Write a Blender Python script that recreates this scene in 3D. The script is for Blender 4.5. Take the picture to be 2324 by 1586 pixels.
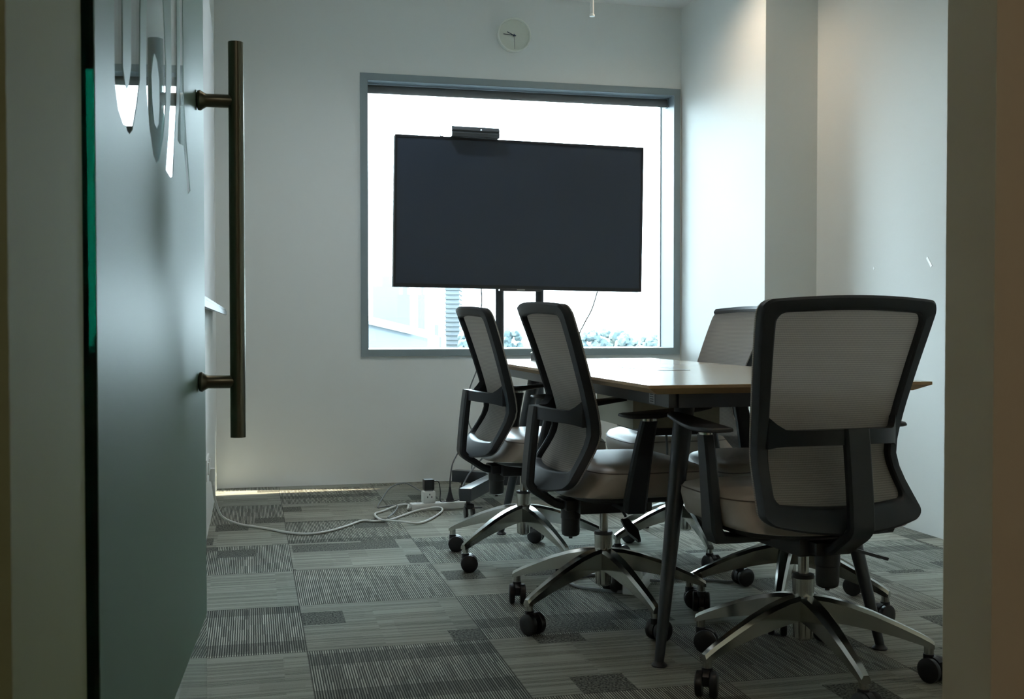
import bpy, bmesh, math, random
from mathutils import Vector, Matrix, Euler
from math import sin, cos, pi, radians as rad
for o in list(bpy.data.objects): bpy.data.objects.remove(o)
S = bpy.context.scene
COL = S.collection

# ------------------------------------------------------------------ camera
FPX, YAW, PITCH, ROLL, CH = 2490.9, 0.233655, -0.02269, -0.00057, 0.8846
F_ = Vector((sin(YAW)*cos(PITCH), cos(YAW)*cos(PITCH), sin(PITCH)))
R0 = Vector((cos(YAW), -sin(YAW), 0)); U0 = R0.cross(F_)
R_ = R0*cos(ROLL) + U0*sin(ROLL); U_ = -R0*sin(ROLL) + U0*cos(ROLL)
cd = bpy.data.cameras.new('camera'); cam = bpy.data.objects.new('camera', cd); COL.objects.link(cam)
m = Matrix.Identity(4)
for i in range(3):
    m[i][0] = R_[i]; m[i][1] = U_[i]; m[i][2] = -F_[i]
m.translation = Vector((0, 0, CH))
cam.matrix_world = m
cd.sensor_width = 36; cd.lens = FPX*36/2324; cd.clip_start = 0.02; cd.clip_end = 2000
cd.dof.use_dof = True; cd.dof.focus_distance = 4.2; cd.dof.aperture_fstop = 15
S.camera = cam
S.cycles.max_bounces = 24; S.cycles.transmission_bounces = 24; S.cycles.glossy_bounces = 24; S.cycles.diffuse_bounces = 8

# ------------------------------------------------------------------ world, sun, lamps, exposure
w = bpy.data.worlds.new('sky'); S.world = w; w.use_nodes = True
bg = w.node_tree.nodes['Background']; bg.inputs[0].default_value = (0.75, 0.905, 1.0, 1); bg.inputs[1].default_value = 3.5
S.view_settings.view_transform = 'Standard'; S.view_settings.look = 'None'
S.view_settings.exposure = 2.7; S.view_settings.gamma = 1.0; S.view_settings.use_curve_mapping = False

def lamp(name, kind, loc, energy, color, size=None, rot=None, spot=None):
    d = bpy.data.lights.new(name, kind); d.energy = energy; d.color = color
    if kind == 'SUN': d.angle = rad(0.6)
    if kind == 'AREA': d.shape = 'DISK'; d.size = size
    if kind == 'SPOT': d.spot_size = spot; d.spot_blend = 0.8; d.shadow_soft_size = size
    if kind == 'POINT': d.shadow_soft_size = size
    o = bpy.data.objects.new(name, d); COL.objects.link(o); o.location = loc
    if rot is not None: o.rotation_euler = rot
    return o
sun = lamp('sun', 'SUN', (-5, 4, 3), 4.5, (1.0, 0.86, 0.62))
sun.rotation_euler = Vector((1, -0.006, -0.41)).to_track_quat('-Z', 'Y').to_euler()
# ceiling lamps, all but the pillar one added as fill; fixtures are built below
DOWNLIGHT_AND_FILL = [(2.05, 4.985, 5, (1.0, .80, .60)), (.55, 4.75, 5.5, (.90, .97, 1.0)), (.55, 2.70, 1.3, (1.0, .80, .60)), (2.05, 2.70, 1.8, (1.0, .80, .60))]
for dx_, dy_, e_, c_ in DOWNLIGHT_AND_FILL: lamp('downlight_and_fill_bulb', 'SPOT', (dx_, dy_, 2.735), e_, c_, 0.05, (0, 0, 0), rad(160))
lamp('corridor_fill_bulb', 'AREA', (0.3, -0.55, 2.55), .85, (1.0, 0.88, 0.72), 0.15, (0, 0, 0))  # unseen fill lamp added to brighten the door jambs

# ------------------------------------------------------------------ object helpers
def link(name, me, mat=None, parent=None):
    o = bpy.data.objects.new(name, me); COL.objects.link(o)
    if mat is not None and not me.materials:
        for q in (mat if isinstance(mat, (list, tuple)) else [mat]): me.materials.append(q)
    if parent: o.parent = parent
    return o
def obj(name, bm, mat=None, parent=None, smooth=None):
    me = bpy.data.meshes.new(name)
    bmesh.ops.recalc_face_normals(bm, faces=bm.faces[:])
    bm.to_mesh(me); bm.free()
    if smooth is not None:
        for p in me.polygons: p.use_smooth = True
        me.set_sharp_from_angle(angle=rad(smooth))
    return link(name, me, mat, parent)
def empty(name, loc=(0, 0, 0), rz=0, parent=None):
    o = bpy.data.objects.new(name, None); COL.objects.link(o); o.location = loc; o.rotation_euler = (0, 0, rz)
    o.empty_display_size = .05
    if parent: o.parent = parent
    return o
def tag(o, label, cat, group=None):
    o['label'] = label; o['category'] = cat
    if group: o['group'] = group
    return o
def struct(o): o['kind'] = 'structure'; return o
NB = bmesh.new
def box(bm, x0, x1, y0, y1, z0, z1, M=None, bev=0.0):
    vs = [bm.verts.new((x, y, z)) for z in (z0, z1) for y in (y0, y1) for x in (x0, x1)]
    fs = [bm.faces.new([vs[i] for i in q]) for q in ((0,2,3,1),(4,5,7,6),(0,1,5,4),(2,6,7,3),(0,4,6,2),(1,3,7,5))]
    if bev > 0:
        es = list({e for f in fs for e in f.edges})
        r = bmesh.ops.bevel(bm, geom=es, offset=bev, segments=2, affect='EDGES', profile=.6)
        vs = list({v for f in r['faces'] for v in f.verts} | {v for v in vs if v.is_valid})
    if M is not None:
        for v in vs: v.co = M @ v.co
    return vs
def ring_loft(bm, rings, cap=True, close=True):
    R = [[bm.verts.new(p) for p in r] for r in rings]
    n = len(R[0])
    for a, b in zip(R, R[1:]):
        for i in range(n if close else n-1):
            j = (i+1) % n
            bm.faces.new((a[i], a[j], b[j], b[i]))
    if cap:
        bm.faces.new(R[0]); bm.faces.new(R[-1])
    return R
def circle(c, r, ax=None, n=24):
    c = Vector(c); ax = Vector(ax) if ax is not None else Vector((0, 0, 1)); ax.normalize()
    u = ax.orthogonal().normalized(); v = ax.cross(u)
    return [c + (u*cos(2*pi*i/n) + v*sin(2*pi*i/n))*r for i in range(n)]
def lathe(bm, prof, c=(0, 0, 0), ax=(0, 0, 1), n=28):
    """prof = [(radius, height)]"""
    c = Vector(c); ax = Vector(ax).normalized()
    ring_loft(bm, [circle(c + ax*h, max(r, 1e-4), ax, n) for r, h in prof])
def cyl(bm, p, q, r, r2=None, n=20):
    p = Vector(p); q = Vector(q); ax = q-p
    ring_loft(bm, [circle(p, r, ax, n), circle(q, r2 if r2 is not None else r, ax, n)])
def smooth_path(pts, sub=8):
    P = [Vector(p) for p in pts]; P = [P[0]*2-P[1]] + P + [P[-1]*2-P[-2]]; out = []
    for i in range(1, len(P)-2):
        a, b, c, d = P[i-1:i+3]
        for k in range(sub):
            t = k/sub
            out.append(.5*((2*b) + (c-a)*t + (2*a-5*b+4*c-d)*t*t + (-a+3*b-3*c+d)*t**3))
    out.append(P[-2]); return out
def tube(bm, pts, r, n=8, sub=8):
    P = smooth_path(pts, sub) if sub else [Vector(p) for p in pts]
    rings = []; u = None
    for i, p in enumerate(P):
        t = (P[min(i+1, len(P)-1)] - P[max(i-1, 0)]).normalized()
        if u is None: u = t.orthogonal().normalized()
        u = (u - t*u.dot(t)).normalized(); v = t.cross(u)
        rings.append([p + (u*cos(2*pi*k/n) + v*sin(2*pi*k/n))*r for k in range(n)])
    ring_loft(bm, rings)
def prism(bm, poly, z0, z1, M=None):
    """poly in xy extruded in z; M maps to place"""
    M = M or Matrix.Identity(4)
    a = [bm.verts.new(M @ Vector((x, y, z0))) for x, y in poly]; b = [bm.verts.new(M @ Vector((x, y, z1))) for x, y in poly]
    n = len(poly)
    bm.faces.new(a[::-1]); bm.faces.new(b)
    for i in range(n): bm.faces.new((a[i], a[(i+1) % n], b[(i+1) % n], b[i]))
def holed(bm, outer, holes, z0, z1, M):
    """flat plate with holes, extruded; outer and holes in the local xy plane of M"""
    es = []
    for L in [outer] + holes:
        v = [bm.verts.new(M @ Vector((x, y, z0))) for x, y in L]
        es += [bm.edges.new((v[i], v[(i+1) % len(v)])) for i in range(len(v))]
    r = bmesh.ops.triangle_fill(bm, use_beauty=True, use_dissolve=False, edges=es)
    fs = [g for g in r['geom'] if isinstance(g, bmesh.types.BMFace)]
    e = bmesh.ops.extrude_face_region(bm, geom=fs)
    d = (M.to_3x3() @ Vector((0, 0, z1-z0)))
    for v in [g for g in e['geom'] if isinstance(g, bmesh.types.BMVert)]: v.co += d

# ------------------------------------------------------------------ material helpers
class N:
    """tiny expression builder on shader nodes"""
    def __init__(s, nt): s.nt = nt
    def node(s, t, **kw):
        n = s.nt.nodes.new(t)
        for k, v in kw.items(): setattr(n, k, v)
        return n
    def m(s, op, a, b=0.0, c=0.0):
        n = s.node('ShaderNodeMath', operation=op)
        for i, v in enumerate((a, b, c)):
            if isinstance(v, (int, float)): n.inputs[i].default_value = v
            else: s.nt.links.new(v, n.inputs[i])
        return n.outputs[0]
    def xyz(s, x, y, z):
        n = s.node('ShaderNodeCombineXYZ')
        for i, v in enumerate((x, y, z)):
            if isinstance(v, (int, float)): n.inputs[i].default_value = v
            else: s.nt.links.new(v, n.inputs[i])
        return n.outputs[0]
    def white(s, vec):
        n = s.node('ShaderNodeTexWhiteNoise', noise_dimensions='3D'); s.nt.links.new(vec, n.inputs[0]); return n.outputs[0]
    def noise(s, vec, scale, detail=2.0):
        n = s.node('ShaderNodeTexNoise'); s.nt.links.new(vec, n.inputs['Vector'])
        n.inputs['Scale'].default_value = scale; n.inputs['Detail'].default_value = detail; return n.outputs[0]
    def mix(s, f, a, b):
        n = s.node('ShaderNodeMix', data_type='RGBA')
        for k, v in (('Factor', f), ('A', a), ('B', b)):
            i = [q for q in n.inputs if q.name == k and (q.type == 'RGBA' or (k == 'Factor' and q.type == 'VALUE'))][0]
            if isinstance(v, (int, float)): i.default_value = v
            elif isinstance(v, tuple): i.default_value = (*v, 1)
            else: s.nt.links.new(v, i)
        return [q for q in n.outputs if q.type == 'RGBA'][0]
def mat(name, col, rough=0.5, metal=0.0, spec=0.5, bump=None, vary=None, coat=0.0):
    M = bpy.data.materials.new(name); M.use_nodes = True; nt = M.node_tree; b = nt.nodes['Principled BSDF']
    b.inputs['Base Color'].default_value = (*col, 1); b.inputs['Roughness'].default_value = rough
    b.inputs['Metallic'].default_value = metal; b.inputs['Specular IOR Level'].default_value = spec
    b.inputs['Coat Weight'].default_value = coat
    n = N(nt); geo = n.node('ShaderNodeTexCoord').outputs['Object']
    if vary:
        f = n.noise(geo, vary[0], 3.0)
        c2 = tuple(min(1, c*(1+vary[1])) for c in col); c1 = tuple(c*(1-vary[1]) for c in col)
        nt.links.new(n.mix(f, c1, c2), b.inputs['Base Color'])
    if bump:
        h = n.noise(geo, bump[0], 3.0); bn = n.node('ShaderNodeBump'); bn.inputs['Strength'].default_value = bump[1]
        bn.inputs['Distance'].default_value = bump[2] if len(bump) > 2 else .001
        nt.links.new(h, bn.inputs['Height']); nt.links.new(bn.outputs[0], b.inputs['Normal'])
    return M
WALL = mat('wall_paint', (.74, .76, .745), .62, spec=.25, bump=(60, .15), vary=(2.0, .015))
CEILM = mat('ceiling_paint', (.80, .80, .79), .8)
JAMB = mat('jamb_paint', (.76, .67, .52), .55, spec=.3, bump=(90, .3), vary=(5, .04))
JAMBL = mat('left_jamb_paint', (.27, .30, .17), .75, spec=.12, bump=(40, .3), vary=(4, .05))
WFRAME = mat('window_frame_grey', (.235, .29, .305), .42, spec=.4)
BLACKP = mat('black_plastic', (.018, .021, .025), .42, bump=(400, .1))
FRAMEP = mat('chair_frame_plastic', (.014, .019, .026), .48, spec=.5, bump=(500, .1))
RUBBER = mat('caster_black', (.010, .011, .014), .35)
CHROME = mat('polished_aluminium', (.50, .50, .47), .16, metal=1.0, bump=(30, .05))
STEELB = mat('brushed_brown_steel', (.15, .15, .115), .30, metal=1.0)
BSTEEL = mat('black_steel', (.022, .028, .036), .30, spec=.6)
TVBEZ = mat('tv_bezel', (.018, .022, .028), .30)
SCREEN = mat('tv_screen', (.030, .044, .070), .32, spec=.55)
WHITEP = mat('white_plastic', (.78, .80, .78), .35)
CREAM = mat('clock_white', (.80, .82, .76), .5)
DIAL = mat('clock_dial', (.70, .72, .64), .6)
NAVY = mat('clock_hand', (.03, .05, .09), .4)
GREYC = mat('grey_cable', (.22, .24, .25), .5)
BLIND = mat('blind_fabric', (.16, .16, .155), .85)
LAMI = mat('maple_laminate_top', (.72, .65, .54), .17, spec=.5, coat=.25)
EDGE = mat('table_edge_wood', (.46, .30, .15), .5, vary=(30, .15))
SEATM = mat('taupe_leather', (.37, .325, .28), .38, spec=.5, bump=(180, .2), vary=(6, .06))
PIPING = mat('seat_piping', (.12, .10, .085), .6)
BEIGEB = mat('beige_box', (.66, .66, .56), .6)
PAPER = mat('label_grey', (.36, .38, .40), .6)
LIPM = mat('tray_aluminium', (.36, .40, .43), .45, metal=.2)
WBOARD = mat('whiteboard_surface', (.78, .82, .84), .22, spec=.5)

def glass_mat(name, col, rough=0.0, ior=1.45):
    M = bpy.data.materials.new(name); M.use_nodes = True; b = M.node_tree.nodes['Principled BSDF']
    b.inputs['Base Color'].default_value = (*col, 1); b.inputs['Roughness'].default_value = rough
    b.inputs['Transmission Weight'].default_value = 1.0; b.inputs['IOR'].default_value = ior
    return M
GLASS = glass_mat('door_glass', (1, 1, 1))
_va = GLASS.node_tree.nodes.new('ShaderNodeVolumeAbsorption'); _va.inputs[0].default_value = (.10, .57, .52, 1); _va.inputs[1].default_value = 11
GLASS.node_tree.links.new(_va.outputs[0], GLASS.node_tree.nodes['Material Output'].inputs['Volume'])
def thin_glass():
    M = bpy.data.materials.new('window_glass'); M.use_nodes = True; nt = M.node_tree; n = N(nt)
    nt.nodes.remove(nt.nodes['Principled BSDF'])
    t = n.node('ShaderNodeBsdfTransparent'); t.inputs[0].default_value = (.93, .97, .97, 1)
    g = n.node('ShaderNodeBsdfGlossy'); g.inputs['Roughness'].default_value = 0.0
    fr = n.node('ShaderNodeFresnel'); fr.inputs[0].default_value = 1.45
    x = n.node('ShaderNodeMixShader'); nt.links.new(fr.outputs[0], x.inputs[0]); nt.links.new(t.outputs[0], x.inputs[1]); nt.links.new(g.outputs[0], x.inputs[2])
    nt.links.new(x.outputs[0], nt.nodes['Material Output'].inputs[0]); return M
WGLASS = thin_glass()
def frost():
    M = bpy.data.materials.new('frosted_film'); M.use_nodes = True; nt = M.node_tree; n = N(nt)
    b = nt.nodes['Principled BSDF']; b.inputs['Base Color'].default_value = (.22, .35, .285, 1)
    b.inputs['Roughness'].default_value = .42; b.inputs['Specular IOR Level'].default_value = .24
    tr = n.node('ShaderNodeBsdfTranslucent'); tr.inputs[0].default_value = (.42, .55, .50, 1)
    x = n.node('ShaderNodeMixShader'); x.inputs[0].default_value = .3
    nt.links.new(b.outputs[0], x.inputs[1]); nt.links.new(tr.outputs[0], x.inputs[2])
    nt.links.new(x.outputs[0], nt.nodes['Material Output'].inputs[0]); return M
FROST = frost()
def mesh_fabric():
    M = bpy.data.materials.new('taupe_mesh_fabric'); M.use_nodes = True; nt = M.node_tree; n = N(nt)
    b = nt.nodes['Principled BSDF']
    co = n.node('ShaderNodeTexCoord').outputs['Object']
    sp = n.node('ShaderNodeSeparateXYZ'); nt.links.new(co, sp.inputs[0])
    rib = n.m('MULTIPLY_ADD', n.m('SINE', n.m('MULTIPLY', sp.outputs[2], 2*pi/.0052)), .5, .5)
    wv = n.m('MULTIPLY_ADD', n.m('SINE', n.m('MULTIPLY', sp.outputs[0], 2*pi/.004)), .5, .5)
    h = n.m('MULTIPLY_ADD', wv, .35, rib)
    c = n.mix(n.m('MULTIPLY', h, .74), (.40, .385, .365), (.62, .59, .56))
    nt.links.new(c, b.inputs['Base Color']); b.inputs['Roughness'].default_value = .85; b.inputs['Specular IOR Level'].default_value = .2
    tr = n.node('ShaderNodeBsdfTranslucent'); nt.links.new(c, tr.inputs[0])
    x = n.node('ShaderNodeMixShader'); x.inputs[0].default_value = .50
    nt.links.new(b.outputs[0], x.inputs[1]); nt.links.new(tr.outputs[0], x.inputs[2])
    bn = n.node('ShaderNodeBump'); bn.inputs['Strength'].default_value = .4; bn.inputs['Distance'].default_value = .001
    nt.links.new(h, bn.inputs['Height']); nt.links.new(bn.outputs[0], b.inputs['Normal'])
    nt.links.new(x.outputs[0], nt.nodes['Material Output'].inputs[0]); return M
MESHF = mesh_fabric()

def carpet():
    M = bpy.data.materials.new('carpet_tiles'); M.use_nodes = True; nt = M.node_tree; n = N(nt); b = nt.nodes['Principled BSDF']
    geo = n.node('ShaderNodeNewGeometry').outputs['Position']; sp = n.node('ShaderNodeSeparateXYZ'); nt.links.new(geo, sp.inputs[0])
    wob = n.m('MULTIPLY', n.m('SUBTRACT', n.noise(geo, 45, 2), .5), .0035)
    tx = n.m('DIVIDE', n.m('SUBTRACT', sp.outputs[0], .1437), .5); ty = n.m('DIVIDE', n.m('SUBTRACT', sp.outputs[1], 5.4999), .5)
    ix = n.m('FLOOR', tx); iy = n.m('FLOOR', ty); fx = n.m('SUBTRACT', tx, ix); fy = n.m('SUBTRACT', ty, iy)
    par = n.m('FLOORED_MODULO', n.m('ADD', ix, iy), 2.0)          # 1 -> threads run across the room
    inv = n.m('SUBTRACT', 1.0, par)
    u = n.m('ADD', n.m('ADD', n.m('MULTIPLY', fx, inv), n.m('MULTIPLY', fy, par)), wob)     # across the threads
    v = n.m('ADD', n.m('MULTIPLY', fy, inv), n.m('MULTIPLY', fx, par))                       # along the threads
    h1 = n.white(n.xyz(ix, iy, 3.3)); h2 = n.white(n.xyz(ix, iy, 7.7)); h3 = n.white(n.xyz(ix, iy, 1.9))
    K = 78.0
    uk = n.m('MULTIPLY', u, K); lu = n.m('FLOOR', uk); fu = n.m('SUBTRACT', uk, lu)
    grp = n.m('FLOOR', n.m('DIVIDE', lu, 9.0))
    vb = n.m('FLOOR', n.m('ADD', n.m('MULTIPLY', v, 4.5), n.m('MULTIPLY', n.white(n.xyz(grp, ix, iy)), 3.0)))
    rl = n.white(n.xyz(n.m('MULTIPLY_ADD', ix, 57.0, lu), vb, iy))            # brightness of one thread over one length
    rl2 = n.white(n.xyz(n.m('ADD', lu, 0.5), ix, n.m('MULTIPLY_ADD', iy, 5.0, n.m('FLOOR', n.m('MULTIPLY', v, 2.3)))))
    th = n.m('SUBTRACT', 1.0, n.m('ABSOLUTE', n.m('MULTIPLY_ADD', fu, 2.0, -1.0)))
    gap = n.m('MINIMUM', n.m('MAXIMUM', n.m('MULTIPLY_ADD', th, -3.0, 2.05), 0.0), 1.0)
    # blocks of the pattern
    blk = n.white(n.xyz(n.m('ADD', n.m('FLOOR', n.m('MULTIPLY_ADD', u, 3.4, h1)), n.m('MULTIPLY', ix, 13.0)), n.m('ADD', n.m('FLOOR', n.m('MULTIPLY_ADD', v, 3.6, h2)), n.m('MULTIPLY', iy, 17.0)), 5.0))
    band = n.white(n.xyz(n.m('FLOOR', n.m('MULTIPLY_ADD', v, 5.0, n.m('MULTIPLY', h3, 3.0))), ix, n.m('ADD', iy, .5)))
    patch = n.m('GREATER_THAN', blk, n.m('MULTIPLY_ADD', inv, .07, .90))
    # threads along the room: strong light and dark; across the room: flat with a few fine dark lines
    lit0 = n.m('MULTIPLY_ADD', rl, .62, .50)
    lit0 = n.m('MULTIPLY', lit0, n.m('MULTIPLY_ADD', n.m('LESS_THAN', band, .22), -.45, 1.0))
    lit1 = n.m('MULTIPLY_ADD', rl, .12, n.m('MULTIPLY_ADD', blk, .12, .50))
    gd0 = .92
    gd1 = n.m('MULTIPLY_ADD', n.m('GREATER_THAN', rl2, .55), .84, .10)
    f0 = n.m('MULTIPLY', lit0, n.m('MULTIPLY_ADD', gap, -gd0, 1.0))
    gap1 = n.m('MINIMUM', n.m('MAXIMUM', n.m('MULTIPLY_ADD', th, -4.0, 1.9), 0.0), 1.0)
    f1 = n.m('MULTIPLY', lit1, n.m('SUBTRACT', 1.0, n.m('MULTIPLY', gap1, gd1)))
    f = n.m('ADD', n.m('MULTIPLY', f0, inv), n.m('MULTIPLY', f1, par))
    fib = n.noise(geo, 420, 1); speck = n.noise(geo, 170, 2)
    f = n.m('MULTIPLY_ADD', n.m('SUBTRACT', fib, .5), .30, f)
    pf = n.m('MULTIPLY_ADD', n.m('SUBTRACT', speck, .5), 1.3, .20)
    f = n.m('ADD', n.m('MULTIPLY', f, n.m('SUBTRACT', 1.0, patch)), n.m('MULTIPLY', pf, patch))
    f = n.m('MINIMUM', n.m('MAXIMUM', f, 0.0), 1.0)
    lo = n.mix(h3, (.022, .028, .028), (.030, .032, .029)); hi = n.mix(h3, (.45, .47, .41), (.50, .50, .43))
    c = n.mix(f, lo, hi)
    # dark joint between tiles
    e = n.m('MINIMUM', n.m('MINIMUM', fx, n.m('SUBTRACT', 1.0, fx)), n.m('MINIMUM', fy, n.m('SUBTRACT', 1.0, fy)))
    c = n.mix(n.m('MULTIPLY', n.m('LESS_THAN', e, .004), .55), c, (.03, .03, .03))
    nt.links.new(c, b.inputs['Base Color']); b.inputs['Roughness'].default_value = .95; b.inputs['Specular IOR Level'].default_value = .1
    bn = n.node('ShaderNodeBump'); bn.inputs['Strength'].default_value = .5; bn.inputs['Distance'].default_value = .003
    nt.links.new(f, bn.inputs['Height']); nt.links.new(bn.outputs[0], b.inputs['Normal']); return M
CARPET = carpet()

# ------------------------------------------------------------------ room shell
WY, XL, XR, XC, YC, ZC, YF = 6.116, -0.182, 2.768, 2.4855, 5.02, 2.749, 1.20
WX0, WX1, WZ0, WZ1 = 0.594, 2.477, 0.708, 2.273        # window casing, outer
IX0, IX1, IZ0, IZ1 = 0.632, 2.441, 0.744, 2.238        # window casing, inner
bm = NB(); box(bm, -1.8, 3.0, -1.6, 6.5, -0.12, 0.0); struct(obj('floor', bm, CARPET))
bm = NB(); box(bm, XL-.1, XR+.1, YF, WY+.3, ZC, ZC+.15); struct(obj('ceiling', bm, CEILM))
bm = NB()
MB_ = Matrix(((1,0,0,0),(0,0,1,0),(0,1,0,0),(0,0,0,1)))   # local xy -> world xz, z -> y
holed(bm, [(XL-.12, 0), (XR+.12, 0), (XR+.12, ZC+.1), (XL-.12, ZC+.1)], [[(IX0, IZ0), (IX1, IZ0), (IX1, IZ1), (IX0, IZ1)]], WY, WY+.26, MB_)
struct(obj('wall_back', bm, WALL))
bm = NB()
ML_ = Matrix(((0,0,1,0),(1,0,0,0),(0,1,0,0),(0,0,0,1)))   # local x->Y, y->Z, z->X
prism(bm, [(YF-.2, 0), (5.862, 0), (5.905, .385), (6.045, 0), (WY, 0), (WY, ZC), (YF-.2, ZC)], XL-.03, XL, ML_)
struct(obj('wall_left', bm, WALL))
bm = NB(); box(bm, XR, XR+.12, YF-.1, WY, 0, ZC); struct(obj('wall_right', bm, WALL))
bm = NB(); box(bm, XC, XR, YC, WY, 0, ZC); struct(obj('wall_pillar', bm, WALL))
# front wall with the doorway; its reveals are the two jambs the camera looks past
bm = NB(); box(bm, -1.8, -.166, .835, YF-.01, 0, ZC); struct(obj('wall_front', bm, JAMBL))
bm = NB(); box(bm, .838, 3.0, 1.108, YF, 0, ZC); struct(obj('wall_front_right', bm, JAMB))
bm = NB(); box(bm, -.166, .838, 1.108, YF, 2.35, ZC); struct(obj('wall_over_door', bm, JAMB))
# corridor behind the camera
bm = NB(); box(bm, -1.8, -1.7, -1.6, .84, 0, 2.7); struct(obj('wall_corridor_left', bm, JAMB))
bm = NB(); box(bm, 2.9, 3.0, -1.6, 1.11, 0, 2.7); struct(obj('wall_corridor_right', bm, JAMB))
bm = NB(); box(bm, -1.8, 3.0, -1.7, -1.6, 0, 2.7); struct(obj('wall_corridor_back', bm, JAMB))
bm = NB(); box(bm, -1.8, 3.0, -1.7, 1.2, 2.6, 2.75); struct(obj('ceiling_corridor', bm, JAMB))

# added baffles outside the left-wall gap, blocking sky glow, passing the sun
BAFFLE = mat('baffle_grey', (.45, .45, .45), .9)
bm = NB(); box(bm, -1.75, -1.60, 5.3, 6.7, -.2, .50); struct(obj('light_baffle_1', bm, BAFFLE))
bm = NB(); box(bm, -1.75, -.22, 5.3, 6.7, .99, 1.06); struct(obj('light_baffle_2', bm, BAFFLE))
bm = NB(); box(bm, -1.75, -.22, 5.22, 5.30, -.2, 1.06); struct(obj('light_baffle_3', bm, BAFFLE))
bm = NB(); box(bm, -1.75, -.22, 6.62, 6.70, -.2, 1.06); struct(obj('light_baffle_4', bm, BAFFLE))

# window
win = struct(empty('window_1', ((WX0+WX1)/2, WY, WZ0)))
def wl(o): o.matrix_parent_inverse = win.matrix_basis.inverted(); return o
bm = NB()
holed(bm, [(WX0, WZ0), (WX1, WZ0), (WX1, WZ1), (WX0, WZ1)], [[(IX0, IZ0), (IX1, IZ0), (IX1, IZ1), (IX0, IZ1)]], WY-.012, WY+.002, MB_)
wl(obj('window_casing', bm, WFRAME, win))
bm = NB(); t = .004
for a in ((IX0, IX0+t, IZ0, IZ1), (IX1-t, IX1, IZ0, IZ1)): box(bm, a[0], a[1], WY-.01, WY+.22, a[2], a[3])
box(bm, IX0, IX1, WY-.01, WY+.22, IZ1-t, IZ1)
wl(obj('window_reveal', bm, mat('reveal_blue_grey', (.22, .27, .30), .5), win))
bm = NB(); box(bm, IX0, IX1, WY-.008, WY+.22, IZ0, IZ0+t); wl(obj('window_sill', bm, mat('sill_white', (.8, .84, .86), .35), win))
bm = NB()
holed(bm, [(IX0-.01, IZ0-.02), (IX1+.02, IZ0-.02), (IX1+.02, IZ1), (IX0-.01, IZ1)], [[(IX0+.002, IZ0+.006), (IX1-.008, IZ0+.006), (IX1-.008, IZ1-.01), (IX0+.002, IZ1-.01)]], WY+.20, WY+.24, MB_)
wl(obj('window_frame', bm, mat('reveal_frame', (.20, .25, .28), .4), win))
bm = NB(); box(bm, IX0-.005, IX1+.005, WY+.215, WY+.221, IZ0, IZ1); wl(obj('window_pane', bm, WGLASS, win))
# rolled-up blind
bl = tag(empty('roller_blind', ((IX0+IX1)/2, WY+.10, 2.20)), 'dark grey roller blind rolled up tight under the head of the window', 'blind')
bm = NB(); L = (IX1-IX0)/2-.012
cyl(bm, (-L, 0, .008), (L, 0, .008), .024); obj('blind_roll', bm, BLIND, bl, 40)
for q in (-L-.006, L):
    bm = NB(); box(bm, q, q+.006, -.026, .026, -.018, .034); obj('bracket', bm, WFRAME, bl)

# ------------------------------------------------------------------ outside and far below, haze put into the flat colours
rnd = random.Random(4)
PALE = [mat('far_facade_a', (.068, .082, .088), .9), mat('far_facade_b', (.064, .076, .085), .9), mat('far_facade_c', (.074, .086, .090), .9)]
SLAB = mat('far_floor_band', (.054, .066, .078), .9)
TREE = mat('far_foliage', (.046, .070, .076), .95)
bm = NB(); box(bm, -700, 900, 30, 1400, -25.2, -25); struct(obj('ground', bm, mat('far_ground', (.068, .078, .082), .95)))
def px_dir(u): # direction in plan for an image column of the photograph
    k = (u-1162)/FPX
    return Vector((F_.x + R_.x*k, F_.y + R_.y*k, 0)) / 1.0
def tower(u0, u1, D, ytop, label, m, bands=0, depth=14):
    a = px_dir(u0)*D; b = px_dir(u1)*D; zt = CH + (736-ytop)/FPX*D
    ex = (b-a); L = ex.length; ex.normalize(); ang = math.atan2(ex.y, ex.x)
    t = tag(empty('far_building', (a.x, a.y, -25), ang), label, 'building')
    bm = NB(); box(bm, 0, L, 0, depth, 0, zt+25); obj('facade', bm, m, t)
    if bands:
        bm = NB()
        for k in range(bands):
            z = zt+25 - .95*(k+.5); box(bm, -.15, L+.15, -.3, depth+.3, z-.2, z+.2)
        obj('balcony_bands', bm, SLAB, t)
    bm = NB(); box(bm, L*.25, L*.6, depth*.3, depth*.6, zt+25, zt+27); obj('roof_plant', bm, m, t)
    return t
tower(846, 906, 210, 648, 'palest hazy tower block at far left outside the window', PALE[2])
tower(902, 930, 190, 668, 'hazy blue office block just right of the palest tower', PALE[1])
tower(948, 964, 260, 668, 'thin hazy tower between the office block and the banded tower', PALE[2])
tower(1011, 1042, 230, 640, 'hazy high-rise with horizontal balcony bands left of the screen post', PALE[2], bands=18)
tower(975, 1001, 180, 764, 'small low hazy block beneath the banded tower', PALE[1])
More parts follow.
